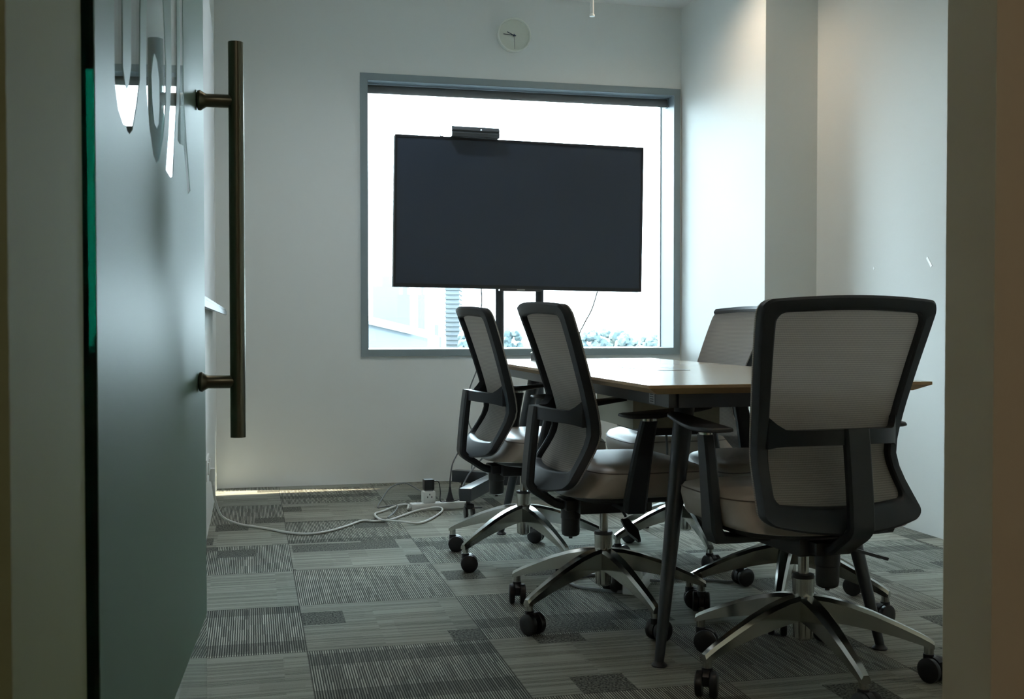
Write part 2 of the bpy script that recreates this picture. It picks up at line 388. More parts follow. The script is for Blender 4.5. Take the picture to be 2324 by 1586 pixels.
# low long hall with a sloping roof line
hb = tag(empty('far_hall', (*(px_dir(790)*120)[:2], -25), math.atan2((px_dir(970)-px_dir(790)).y, (px_dir(970)-px_dir(790)).x)), 'long low hazy hall with a slanting roof edge in the window corner', 'building')
Lh = (px_dir(970)-px_dir(790)).length*120
bm = NB(); prism(bm, [(0, 0), (Lh, 0), (Lh, 24.4), (Lh*.78, 24.9), (0, 26.6)], 0, 20, Matrix(((1,0,0,0),(0,0,1,0),(0,1,0,0),(0,0,0,1)))); obj('facade', bm, PALE[1], hb)
bm = NB(); prism(bm, [(-.3, 26.55), (Lh*.80, 24.85), (Lh*.80, 25.2), (-.3, 26.95)], -.5, 20.5, Matrix(((1,0,0,0),(0,0,1,0),(0,1,0,0),(0,0,0,1)))); obj('roof_edge', bm, mat('far_roof_white', (.12, .13, .13), .8), hb)
def blob(bm, c, r, rr):
    n0 = len(bm.verts)
    bmesh.ops.create_icosphere(bm, subdivisions=2, radius=r, matrix=Matrix.Translation(c))
    bm.verts.ensure_lookup_table()
    for v in bm.verts[n0:]: v.co += (v.co-Vector(c)).normalized()*rr.uniform(-.25, .25)*r
places = ['at the left of the tree line', 'second from the left in the tree line', 'in the middle left of the tree line', 'in the middle of the tree line', 'in the middle right of the tree line', 'second from the right in the tree line', 'at the right end of the tree line', 'between the two screen posts', 'beside the banded tower']
for k, (u, yt, wd) in enumerate(((1330, 752, 26), (1358, 748, 30), (1388, 746, 34), (1418, 756, 30), (1448, 762, 30), (1478, 760, 30), (1506, 752, 26), (1160, 744, 30), (1062, 758, 22))):
    D = 140+13*((k*2) % 5); p = px_dir(u)*D; zt = CH+(736-yt)/FPX*D; r = wd/FPX*D
    t = tag(empty('far_tree', (p.x, p.y, -25)), 'hazy pale tree outside the window ' + places[k], 'tree', 'hazy trees outside the window')
    bm = NB()
    for q in range(70):
        z = zt+25-r*(.45+.62*(q % 10)); sp_ = .55+.06*(q % 10)
        blob(bm, (rnd.uniform(-sp_, sp_)*r*1.3, rnd.uniform(-.5, .5)*r, z + rnd.uniform(-.3, .2)*r), r*rnd.uniform(.22, .42), rnd)
    obj('crown', bm, TREE, t)
    bm = NB(); cyl(bm, (0, 0, 0), (0, 0, zt+25-r*4), .8, .6, 8); obj('trunk', bm, TREE, t)

# ------------------------------------------------------------------ glass door
A = Vector((-.1565, 1.212, 0)); DV = Vector((.0578, .99833, 0)); ND = Vector((DV.y, -DV.x, 0))
DM = Matrix(((DV.x, 0, ND.x, A.x), (DV.y, 0, ND.y, A.y), (0, 1, 0, 0), (0, 0, 0, 1)))   # local (s, z, outwards)
door = struct(empty('door_1', (A.x, A.y, 0)))
def dl(o): o.matrix_parent_inverse = door.matrix_basis.inverted(); return o
DW = 1.1215
bm = NB(); prism(bm, [(0, .01), (DW, .01), (DW, 2.30), (0, 2.30)], -.013, 0, DM); dl(obj('glass_pane', bm, GLASS, door))
V_ = [(.116, 1.80), (.116, 1.163), (.138, 1.135), (.171, 1.123), (.190, 1.1248), (.1966, 1.1196), (.213, 1.1186), (.237, 1.1277), (.271, 1.164), (.299, 1.2035), (.3105, 1.3434), (.3105, 1.80), (.240, 1.80), (.237, 1.3205), (.231, 1.205), (.2094, 1.176), (.1992, 1.1705), (.1865, 1.1736), (.1715, 1.191), (.172, 1.30), (.172, 1.80)]
O1 = [(.358, 1.2875), (.372, 1.35), (.40, 1.41), (.45, 1.45), (.50, 1.43), (.535, 1.36), (.5551, 1.2795), (.5519, 1.2253), (.5179, 1.166), (.4718, 1.1251), (.4434, 1.1159), (.4125, 1.1237), (.376, 1.1602), (.3541, 1.2096)]
O2 = [(.4012, 1.2319), (.4203, 1.262), (.4341, 1.2703), (.4566, 1.2663), (.4786, 1.2427), (.4811, 1.2048), (.4701, 1.1771), (.4508, 1.1661), (.4284, 1.1697), (.4079, 1.1966)]
N1 = [(.6183, 1.80), (.6193, 1.2735), (.600, 1.228), (.581, 1.1834), (.5456, 1.1206), (.5987, 1.1162), (.6269, 1.1213), (.6473, 1.1736), (.6746, 1.2354), (.6899, 1.2889), (.6950, 1.80)]
N2 = [(.7184, 1.251), (.7333, 1.291), (.7340, 1.80), (.7790, 1.80), (.7790, 1.2932), (.8203, 1.2013), (.8727, 1.1284), (.8359, 1.1177), (.7724, 1.1936), (.7142, 1.188), (.690, 1.190), (.700, 1.225)]
bm = NB(); holed(bm, [(.002, .290), (DW-.002, .290), (DW-.002, 2.298), (.002, 2.298)], [V_, O1, N1, N2], .0002, .0007, DM)
holed(bm, O2, [], .0002, .0007, DM)
fl = dl(obj('frosted_film', bm, FROST, door)); fl['label'] = 'frosted film with clear cut-out letters'
S0, DB = .990, .0744
def dp(s, z, n): return DM @ Vector((s, z, n))
hd = dl(empty('pull_handle', (0, 0, 0), 0, door)); 
bm = NB(); cyl(bm, dp(S0, .666, DB), dp(S0, 1.429, DB), .0146, n=32); bar = obj('handle_bar', bm, STEELB, hd, 40)
# rims on the bar ends
for z in (1.3157, .7742):
    bm = NB(); lathe(bm, [(.0125, 0), (.0185, .002), (.0195, .007), (.015, .014), (.0128, .018), (.0128, DB)], dp(S0, z, .0008), ND, 28)
    obj('handle_bracket', bm, STEELB, hd, 40)
for z in (.05, 2.25):
    bm = NB(); prism(bm, [(-.004, z-.045), (.15, z-.045), (.15, z+.045), (-.004, z+.045)], -.020, .007, DM); dl(obj('pivot_clamp', bm, STEELB, door))

# ------------------------------------------------------------------ whiteboard, sockets on the left wall
wb = tag(empty('whiteboard', (XL+.001, 4.0, .95)), 'white board with a thin pen tray on the left wall past the glass door', 'whiteboard')
bm = NB(); box(bm, 0, .012, -1.3, 1.58, .02, 1.35); obj('board_surface', bm, WBOARD, wb)
bm = NB(); prism(bm, [(0.0, 0.0), (.062, 0.0), (.062, -.006), (.066, -.012), (.066, -.030), (.060, -.030), (.012, -.012), (0, -.012)], -1.3, 1.58, Matrix(((1,0,0,0),(0,0,1,0),(0,1,0,0),(0,0,0,1)))); tr = obj('pen_tray', bm, LIPM, wb); tr.location = (0, 0, .012)
so = tag(empty('wall_socket', (XL, 4.66, .30)), 'white double wall socket low on the left wall behind the door', 'socket')
bm = NB(); box(bm, 0, .010, -.15, .12, -.04, .045, bev=.003); obj('face_plate', bm, WHITEP, so, 40)
for q in (.03, -.10):
    bm = NB(); box(bm, .010, .016, q, q+.04, -.02, .03, bev=.003); obj('rocker_switch', bm, WHITEP, so, 40)
for yy in (-.045, -.03, .0):
    bm = NB(); box(bm, .0095, .0105, yy-.004, yy+.004, -.012, .0); obj('socket_hole', bm, BLACKP, so)
pl = tag(empty('wall_plug', (XL+.010, 4.74, .262)), 'white mains plug pushed into the wall socket on the left wall', 'plug')
bm = NB(); box(bm, 0, .024, -.022, .022, -.030, .024, bev=.005); obj('plug_body', bm, WHITEP, pl, 40)
bm = NB(); cyl(bm, (.013, 0, -.028), (.015, .003, -.050), .006, .004); obj('cord_grip', bm, WHITEP, pl, 40)

# ------------------------------------------------------------------ cables on the floor
def cable(name, pts, r, m_, label, sub=8):
    bm = NB(); tube(bm, pts, r, 8, sub); return tag(obj(name, bm, m_, None, 60), label, 'cable')
CORD = mat('white_cord', (.66, .68, .66), .45)
main = [(-.157, 4.744, .213), (-.148, 4.77, .14), (-.122, 4.83, .065), (-.06, 4.90, .02), (.0, 4.89, .008), (.071, 4.82, .006), (.151, 4.715, .006), (.231, 4.666, .006), (.316, 4.706, .006), (.409, 4.82, .006), (.481, 4.925, .006), (.534, 4.901, .006), (.605, 4.918, .006), (.678, 5.018, .006), (.75, 5.11, .008), (.80, 5.137, .012), (.85, 5.142, .016), (.878, 5.135, .012), (.868, 5.08, .006), (.80, 4.923, .006), (.718, 4.806, .006), (.631, 4.816, .016), (.569, 4.898, .010), (.553, 5.018, .006), (.56, 5.101, .006), (.599, 5.154, .006), (.69, 5.26, .014), (.74, 5.30, .008), (.73, 5.23, .006), (.722, 5.17, .008), (.738, 5.165, .018)]
cable('extension_cord', main, .0052, CORD, 'long white extension cord running from the wall plug to the white power strip')
cable('looped_grey_cable', [(.834, 5.30, .06), (.82, 5.50, .05), (.811, 5.60, .05), (.771, 5.68, .06), (.692, 5.60, .05), (.625, 5.439, .012), (.591, 5.284, .004), (.62, 5.291, .004), (.665, 5.27, .012), (.679, 5.211, .018), (.641, 5.045, .018), (.60, 4.95, .012)], .0036, GREYC, 'thin grey cord arched in a loop beside the power strip')

ps = tag(empty('power_strip', (.870, 5.185, 0), rad(4)), 'long white power strip lying on the carpet by the back wall', 'power strip')
bm = NB(); box(bm, -.135, .135, -.028, .028, 0, .034, bev=.004); obj('strip_body', bm, WHITEP, ps, 40)
for k in range(5):
    x = -.095+k*.048; bm = NB(); cyl(bm, (x, 0, .0335), (x, 0, .0346), .013, n=20); obj('outlet', bm, mat('outlet_grey', (.5, .52, .52), .5) if k == 0 else bpy.data.materials['outlet_grey'], ps, 40)
bm = NB(); box(bm, .112, .128, -.012, .012, .034, .039, bev=.002); obj('power_switch', bm, GREYC, ps)
ad = tag(empty('travel_adapter', (.822, 5.182, .0345), rad(4)), 'white cube adapter plugged into the power strip under the black charger', 'adapter')
bm = NB(); box(bm, -.030, .030, -.028, .028, 0, .056, bev=.007); obj('adapter_body', bm, WHITEP, ad, 40)
for dx, dz in ((-.010, .030), (.010, .030), (0, .042)):
    bm = NB(); box(bm, dx-.002, dx+.002, -.0288, -.0278, dz-.004, dz+.004); obj('socket_hole', bm, BLACKP, ad)
ch = tag(empty('charger', (.822, 5.182, .091), rad(4)), 'black cube charger stacked on the white cube adapter', 'charger')
bm = NB(); box(bm, -.024, .024, -.024, .024, .006, .056, bev=.004); obj('charger_body', bm, BLACKP, ch, 40)
bm = NB(); box(bm, -.020, .020, -.018, .018, 0, .006); obj('charger_collar', bm, GREYC, ch)
cable('charger_cable', [(.846, 5.184, .136), (.870, 5.175, .132), (.876, 5.160, .09), (.874, 5.147, .046), (.90, 5.150, .040), (.94, 5.16, .040), (.975, 5.19, .041), (1.03, 5.30, .02), (1.06, 5.40, .008)], .0026, BLACKP, 'thin black charger cable curling from the black charger over the power strip')
pg = tag(empty('power_plug', (.928, 5.190, .0345), rad(4)), 'black plug standing upright in the white power strip', 'plug')
bm = NB(); lathe(bm, [(.019, 0), (.020, .008), (.015, .02), (.008, .045), (.006, .06), (.0045, .072)]); obj('plug_body', bm, BLACKP, pg, 40)
cable('screen_power_cord', [(.928, 5.190, .105), (.932, 5.20, .15), (.955, 5.26, .21), (1.0, 5.33, .26), (1.06, 5.40, .31), (1.10, 5.43, .335), (1.14, 5.44, .36), (1.19, 5.42, .40)], .0034, BLACKP, 'black power cord rising from the upright plug to the screen stand')
cable('grey_stand_cord', [(.97, 5.235, .010), (1.0, 5.30, .03), (1.02, 5.36, .07), (1.06, 5.40, .13), (1.12, 5.44, .185), (1.17, 5.44, .24)], .0045, GREYC, 'grey cord sloping up along the left foot of the screen stand')
cable('left_hanging_cable', [(1.116, 5.36, 1.10), (1.123, 5.37, .99), (1.109, 5.38, .90), (1.127, 5.39, .743), (1.10, 5.39, .654), (1.06, 5.39, .542), (1.058, 5.40, .408), (1.10, 5.42, .296), (1.085, 5.44, .162), (1.085, 5.42, .03), (1.07, 5.40, .006)], .0034, GREYC, 'thin cable hanging from the left half of the screen behind the chairs')
cable('right_hanging_cable', [(1.735, 5.36, 1.09), (1.70, 5.37, .968), (1.66, 5.38, .888), (1.625, 5.39, .80), (1.60, 5.40, .60), (1.52, 5.42, .42), (1.42, 5.42, .36), (1.34, 5.41, .36)], .0034, GREYC, 'thin cable slanting down from the right half of the screen')

# ------------------------------------------------------------------ screen stand and screen
st = tag(empty('screen_stand', (1.313, 5.35, 0)), 'black wheeled floor stand with twin posts carrying the large screen', 'stand')
for s in (-1, 1):
    bm = NB(); cyl(bm, (s*.103, 0, .09), (s*.103, 0, 1.50), .0215); obj('post', bm, BSTEEL, st, 40)
    for (ex, ey) in ((-.373*(-s), -.480), (-.305*(-s), .165)):
        p0 = Vector((s*.13, -.02 if ey < 0 else .03, 0)); p1 = Vector((ex, ey, 0)); d = p1-p0; L = d.length; a = math.atan2(d.y, d.x)
        MR = Matrix.Translation(p0) @ Matrix.Rotation(a, 4, 'Z')
        bm = NB(); box(bm, -.02, L, -.0275, .0275, .084, .143, MR, bev=.003); lg = obj('base_leg', bm, BSTEEL, st, 30)
        q = MR @ Vector((L-.05, 0, 0)); bm = NB(); cyl(bm, (q.x, q.y, .060), (q.x, q.y, .086), .010)
        box(bm, q.x-.014, q.x+.024, q.y-.022, q.y+.022, .044, .066, bev=.004)
        for dd in (-.012, .020): cyl(bm, (q.x+dd-.006, q.y-.004, .028), (q.x+dd+.006, q.y-.004, .028), .028)
        box(bm, q.x+.01, q.x+.062, q.y-.012, q.y+.006, .044, .050)
        obj('caster', bm, RUBBER, lg, 40)
bm = NB(); box(bm, -.17, .17, -.03, .035, .082, .142, bev=.003); obj('cross_bar', bm, BSTEEL, st, 30)
bm = NB(); box(bm, -.17, .17, -.03, -.02, 1.15, 1.55); box(bm, -.13, .13, -.022, .0, 1.3, 1.34); obj('mount_plate', bm, BSTEEL, st)
# screen: tilt a hair like the photo
TX, TY, TZ = 1.281, 5.205, 1.411
tv = tag(empty('flat_screen_television', (TX+.002, TY, 1.056)), 'large black flat screen television switched off in front of the window', 'television')
W2, H0, H1 = .623, 0.0, .722
tv.rotation_euler = (0, rad(.85), 0)
bm = NB(); box(bm, -W2, W2, .006, .060, H0, H1, bev=.004); box(bm, -W2*.6, W2*.6, .058, .095, .10, .52, bev=.01); obj('housing', bm, TVBEZ, tv, 30)
bm = NB(); holed(bm, [(-W2, H0), (W2, H0), (W2, H1), (-W2, H1)], [[(-W2+.011, H0+.018), (W2-.011, H0+.018), (W2-.011, H1-.011), (-W2+.011, H1-.011)]], 0, .0065, MB_); obj('bezel', bm, TVBEZ, tv)
bm = NB(); box(bm, -W2+.010, W2-.010, .003, .0065, H0+.017, H1-.010); obj('screen', bm, SCREEN, tv)
bm = NB(); box(bm, -.105, .105, -.003, .03, -.009, .004, bev=.002); fo = obj('logo_bar', bm, mat('tv_chin', (.05, .055, .06), .35), tv)
bm = NB(); box(bm, -.020, .020, -.0036, -.0028, -.004, .000); obj('logo_mark', bm, mat('logo_silver', (.45, .45, .43), .4), fo)
# camera bar
vc = tag(empty('conference_camera', (1.053, 5.225, 1.7825), rad(0)), 'black camera bar with a blue light on top of the television', 'camera')
bm = NB(); prism(bm, [(-.055, .0), (.03, .0), (.03, .048), (-.045, .048), (-.058, .030), (-.052, .024), (-.058, .016)], -.116, .116, Matrix(((0,0,1,0),(1,0,0,0),(0,1,0,0),(0,0,0,1)))); obj('camera_body', bm, mat('camera_gloss_black', (.06, .07, .08), .25), vc)
LED = bpy.data.materials.new('blue_led'); LED.use_nodes = True; LED.node_tree.nodes['Principled BSDF'].inputs['Emission Color'].default_value = (.3, .65, 1, 1); LED.node_tree.nodes['Principled BSDF'].inputs['Emission Strength'].default_value = 3
bm = NB(); cyl(bm, (.026, -.0562, .034), (.026, -.050, .034), .0028, n=10); obj('status_light', bm, LED, vc)
bm = NB(); cyl(bm, (.026, -.0555, .0335), (.026, -.048, .0335), .007, n=16); obj('camera_lens', bm, BLACKP, vc)
vc.rotation_euler = (0, rad(.85), 0)
sc = tag(empty('antenna_clip', (.893, 5.225, 1.785)), 'tiny black clip poking up from the screen edge left of the camera', 'clip')
bm = NB(); cyl(bm, (0, 0, 0), (-.006, 0, .014), .0022, n=8); box(bm, -.004, .012, -.004, .004, 0, .005); obj('clip_body', bm, BLACKP, sc)

# ------------------------------------------------------------------ clock
cx, cz = 1.4637, 2.526
ck = tag(empty('wall_clock', (cx, WY, cz)), 'round white wall clock with a plain face above the window', 'clock')
bm = NB(); lathe(bm, [(.094, 0), (.096, -.004), (.097, -.034), (.0955, -.038), (.0905, -.038), (.0895, -.034), (.0895, -.012), (.0001, -.012)], (0, 0, 0), (0, 1, 0), 64); obj('clock_case', bm, CREAM, ck, 40)
bm = NB(); cyl(bm, (0, -.0125, 0), (0, -.0135, 0), .0893, n=64); obj('clock_face', bm, DIAL, ck)
def hand(nm, ang, L, wd, y, tail):
    bm = NB(); M = Matrix.Translation((0, y, 0)) @ Matrix.Rotation(ang, 4, 'Y')
    box(bm, -wd/2, wd/2, -.0006, .0006, -tail, L, M); obj(nm, bm, NAVY, ck)
hand('hour_hand', rad(-65), .043, .0044, -.018, .010)
hand('minute_hand', rad(-86), .062, .0034, -.021, .012)
hand('second_hand', rad(178), .078, .0014, -.024, .010)
bm = NB(); cyl(bm, (0, -.013, 0), (0, -.026, 0), .005, n=16); obj('hub', bm, NAVY, ck)

# ------------------------------------------------------------------ ceiling fittings, shapes added for lamp glints
bm = NB(); cyl(bm, (1.60, 5.06, 2.368), (1.60, 5.06, ZC), .0085); lathe(bm, [(.013, 0), (.013, .006), (.0085, .012)], (1.60, 5.06, 2.360)); lathe(bm, [(.035, -.006), (.035, 0)], (1.60, 5.06, ZC))  # white rod added in place of a lamp reflection
tag(obj('ceiling_glint_rod', bm, WHITEP, None, 40), 'slim white rod added for a lamp reflection right of the clock', 'glint')
for nm, loc, lab in (('downlight_and_fill_lamp', (2.05, 4.985, ZC), 'small recessed round ceiling lamp in front of the wall pillar'), ('downlight_and_fill_lamp', (.55, 4.75, ZC), 'small recessed round ceiling lamp added as fill over the floor cables'), ('downlight_and_fill_lamp', (.55, 2.70, ZC), 'small recessed round ceiling lamp added as fill beside the open glass door'), ('downlight_and_fill_lamp', (2.05, 2.70, ZC), 'small recessed round ceiling lamp added as fill over the nearest chair'), ('corridor_fill_lamp', (.3, -.55, 2.6), 'recessed round ceiling lamp added as fill in the corridor outside the doorway')):
    t = tag(empty(nm, loc), lab, 'lamp')
    bm = NB(); lathe(bm, [(.065, 0), (.065, -.004), (.055, -.008), (.05, -.004), (.05, .0)]); obj('trim_ring', bm, WHITEP, t, 40)
GLINT = mat('glint_white', (.92, .93, .93), .3)  # white wall marks added in place of lamp reflections
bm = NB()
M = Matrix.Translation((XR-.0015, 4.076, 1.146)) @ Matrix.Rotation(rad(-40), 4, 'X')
box(bm, 0, .0012, -.006, .006, -.026, .026, M); tag(obj('glint_strip', bm, GLINT), 'short white slanting strip added as a reflected glint on the right wall', 'tape')
bm = NB(); cyl(bm, (XR-.002, 4.494, 1.14), (XR, 4.494, 1.14), .006, n=12); tag(obj('glint_dot', bm, GLINT), 'tiny white dot added as a reflected glint on the right wall above the big chair', 'pin')

# ------------------------------------------------------------------ conference table
TX0, TX1, TY0, TY1, TZ1 = .951, 1.738, 2.542, 4.621, .735
tb = tag(empty('conference_table', ((TX0+TX1)/2, (TY0+TY1)/2, 0)), 'rectangular pale wood meeting table with splayed black tapered legs', 'table')
hx, hy = (TX1-TX0)/2, (TY1-TY0)/2
bm = NB()
def rect(a, b, z): return [Vector((-a, -b, z)), Vector((a, -b, z)), Vector((a, b, z)), Vector((-a, b, z))]
R = ring_loft(bm, [rect(hx-.034, hy-.034, .7105), rect(hx, hy, .727), rect(hx, hy, .7345), rect(hx-.001, hy-.001, TZ1)])
o = obj('table_top', bm, [EDGE, LAMI], tb)
for p in o.data.polygons: p.material_index = 1 if p.normal.z > .9 else 0
# cable flap in the middle of the top
FX, FY = 1.328-(TX0+TX1)/2, 3.53-(TY0+TY1)/2
bm = NB(); holed(bm, [(FX-.068, FY-.178), (FX+.068, FY-.178), (FX+.068, FY+.178), (FX-.068, FY+.178)], [[(FX-.062, FY-.172), (FX+.062, FY-.172), (FX+.062, FY+.172), (FX-.062, FY+.172)]], TZ1-.004, TZ1+.0012, Matrix.Identity(4)); obj('flap_frame', bm, BSTEEL, tb)
bm = NB(); box(bm, FX-.060, FX+.060, FY-.170, FY+.170, TZ1-.004, TZ1+.0008); obj('cable_flap', bm, LAMI, tb)
bm = NB(); cxt, cyt = (TX0+TX1)/2, (TY0+TY1)/2; rx, ry = hx-.088, hy-.062
for s in (-1, 1):
    box(bm, s*rx-.012, s*rx+.012, -ry, ry, .674, .711)
    box(bm, -rx+.011, rx-.011, s*ry-.012, s*ry+.012, .674, .711)
obj('under_frame', bm, BSTEEL, tb)
for sx in (-1, 1):
    for sy in (-1, 1):
        fx_, fy_ = sx*(hx-.074), sy*(hy-.119); tx_, ty_ = sx*(hx-.194), sy*(hy-.239)
        bm = NB(); f0 = Vector((fx_, fy_, .012)); t0 = Vector((tx_, ty_, .690)); d = (t0-f0)
        ring_loft(bm, [circle(f0+d*k, .0125+.0155*k**.8, (0, 0, 1), 28) for k in (0, .2, .4, .6, .8, 1)])
        lg = obj('leg', bm, BSTEEL, tb, 40)
        bm = NB(); lathe(bm, [(.020, 0), (.021, .004), (.014, .010), (.011, .016)], (fx_, fy_, 0)); obj('levelling_foot', bm, BLACKP, lg, 40)
        bm = NB(); box(bm, tx_-.045, tx_+.045, ty_-.045, ty_+.045, .690, .7106, bev=.004); obj('leg_bracket', bm, BSTEEL, lg, 30)
bm = NB(); box(bm, 1.195-cxt, 1.495-cxt, 3.34-cyt, 3.72-cyt, .548, .7108, bev=.002); o = obj('cable_box', bm, BEIGEB, tb); o['label'] = 'beige cable box under the top'
bm = NB(); box(bm, 1.25-cxt, 1.44-cxt, 3.30-cyt, 3.66-cyt, .530, .549); obj('box_bracket', bm, BLACKP, tb)
lbl = None
bm = NB(); xs = -rx-.0128; box(bm, xs, xs+.001, 2.702-cyt, 2.742-cyt, .677, .708); lbl = obj('sticker', bm, PAPER, tb); lbl['label'] = 'small grey printed sticker'
bm = NB()
for zz in (.701, .695, .689, .683): box(bm, xs-.0004, xs+.0002, 2.707-cyt+.004*((zz*1000) % 2), 2.736-cyt, zz-.0016, zz+.0012)
obj('printed_line', bm, BLACKP, lbl)
# power block and cables under the table
fb = tag(empty('floor_socket_block', (1.262, 3.475, 0), rad(60)), 'white socket block with plugs on the carpet under the table', 'power strip')
bm = NB(); box(bm, -.11, .13, -.032, .032, 0, .040, bev=.004); obj('block_body', bm, WHITEP, fb, 40)
for k, (x, hh) in enumerate(((-.06, .045), (.015, .060), (.085, .038))):
    bm = NB(); box(bm, x-.022, x+.022, -.024, .024, .040, .040+hh, bev=.008); obj('plug', bm, WHITEP, fb, 40)
cable('coiled_floor_cable', [(1.215, 3.40, .012), (1.18, 3.41, .006), (1.128, 3.445, .006), (1.071, 3.497, .006), (1.052, 3.553, .006), (1.067, 3.609, .006), (1.118, 3.651, .006), (1.186, 3.662, .006), (1.25, 3.62, .01), (1.30, 3.60, .03)], .0055, GREYC, 'thick grey cable looped on the carpet beside the socket block')
cable('cable_to_right', [(1.30, 3.50, .018), (1.36, 3.52, .008), (1.44, 3.54, .006), (1.52, 3.50, .006), (1.60, 3.46, .006), (1.70, 3.55, .006)], .005, GREYC, 'grey cable running right from the socket block under the table')
cable('table_drop_cable', [(1.34, 3.42, .535), (1.352, 3.44, .45), (1.36, 3.47, .36), (1.372, 3.50, .28), (1.385, 3.52, .20), (1.385, 3.53, .12), (1.365, 3.53, .06), (1.33, 3.53, .04)], .0042, GREYC, 'thin grey cable dropping from the table box to the floor')
dv = tag(empty('table_phone', (1.185, 4.43, TZ1), rad(8)), 'small black device with a silver curved edge at the far end of the table', 'phone')
bm = NB(); prism(bm, [(-.03, 0), (.055, 0), (.055, .020), (.0, .036), (-.012, .034), (-.024, .022), (-.03, .008)], -.03, .09, Matrix(((0,0,1,0),(1,0,0,0),(0,1,0,0),(0,0,0,1)))); obj('device_body', bm, BSTEEL, dv)
bm = NB(); tube(bm, [(-.031, .05, .030), (-.031, .02, .037), (-.031, -.005, .034), (-.031, -.022, .018), (-.031, -.028, .004)], .002, 6); obj('silver_trim', bm, CHROME, dv)

# ------------------------------------------------------------------ office chairs
def interp(tab, z):
    if z <= tab[0][0]: return tab[0][1]
    for (a, p), (b, q) in zip(tab, tab[1:]):
        if z <= b:
            t = (z-a)/(b-a); t = t*t*(3-2*t) if False else t
            return p+(q-p)*t
    return tab[-1][1]
def fine(tab):
    P = smooth_path([(a, b, 0) for a, b in tab], 8); return [(p.x, p.y) for p in P]
YP = fine([(.385, -.206), (.42, -.189), (.46, -.167), (.50, -.144), (.535, -.126), (.565, -.117), (.60, -.119), (.66, -.132), (.74, -.155), (.84, -.187), (.945, -.224)])
HW = fine([(.385, .209), (.41, .217), (.44, .215), (.50, .204), (.57, .198), (.66, .205), (.76, .218), (.86, .232), (.945, .242)])
ZB, ZT = .394, .940
def bsurf(xi, z, off=0.0, grow=0.0):
    hw = interp(HW, z)+grow; x = xi*hw
    y = interp(YP, z) + .034*(xi*xi) + off
    tt = max(0, min(1, (z-ZB)/(ZT-ZB)))
    return Vector((x, y, z + .012*(1-xi*xi)*tt**2 + .027*xi*xi*(1-tt)**6))
def rrect(z0, z1, xm, rz, rx, n=7, ne=14):
    """rounded rectangle outline in (xi, z)"""
    out = []
    cs = [(xm-rx, z0+rz, -90), (xm-rx, z1-rz, 0), (-xm+rx, z1-rz, 90), (-xm+rx, z0+rz, 180)]
    pts = []
    for cx_, cz_, a0 in cs:
        pts.append([(cx_+rx*cos(rad(a0+90*k/n)), cz_+rz*sin(rad(a0+90*k/n))) for k in range(n+1)])
    for i in range(4):
        out += pts[i]; a = pts[i][-1]; b = pts[(i+1) % 4][0]
        out += [(a[0]+(b[0]-a[0])*k/ne, a[1]+(b[1]-a[1])*k/ne) for k in range(1, ne)]
    return out
def superell(a, b, cx_, cy_, z, n=40, e=4.0, fn=None):
    r = []
    for k in range(n):
        t = 2*pi*k/n; c, s = cos(t), sin(t)
        x = a*math.copysign(abs(c)**(2/e), c); y = b*math.copysign(abs(s)**(2/e), s)
        zz = z
        if fn: zz += fn(x, y)
        r.append(Vector((cx_+x, cy_+y, zz)))
    return r

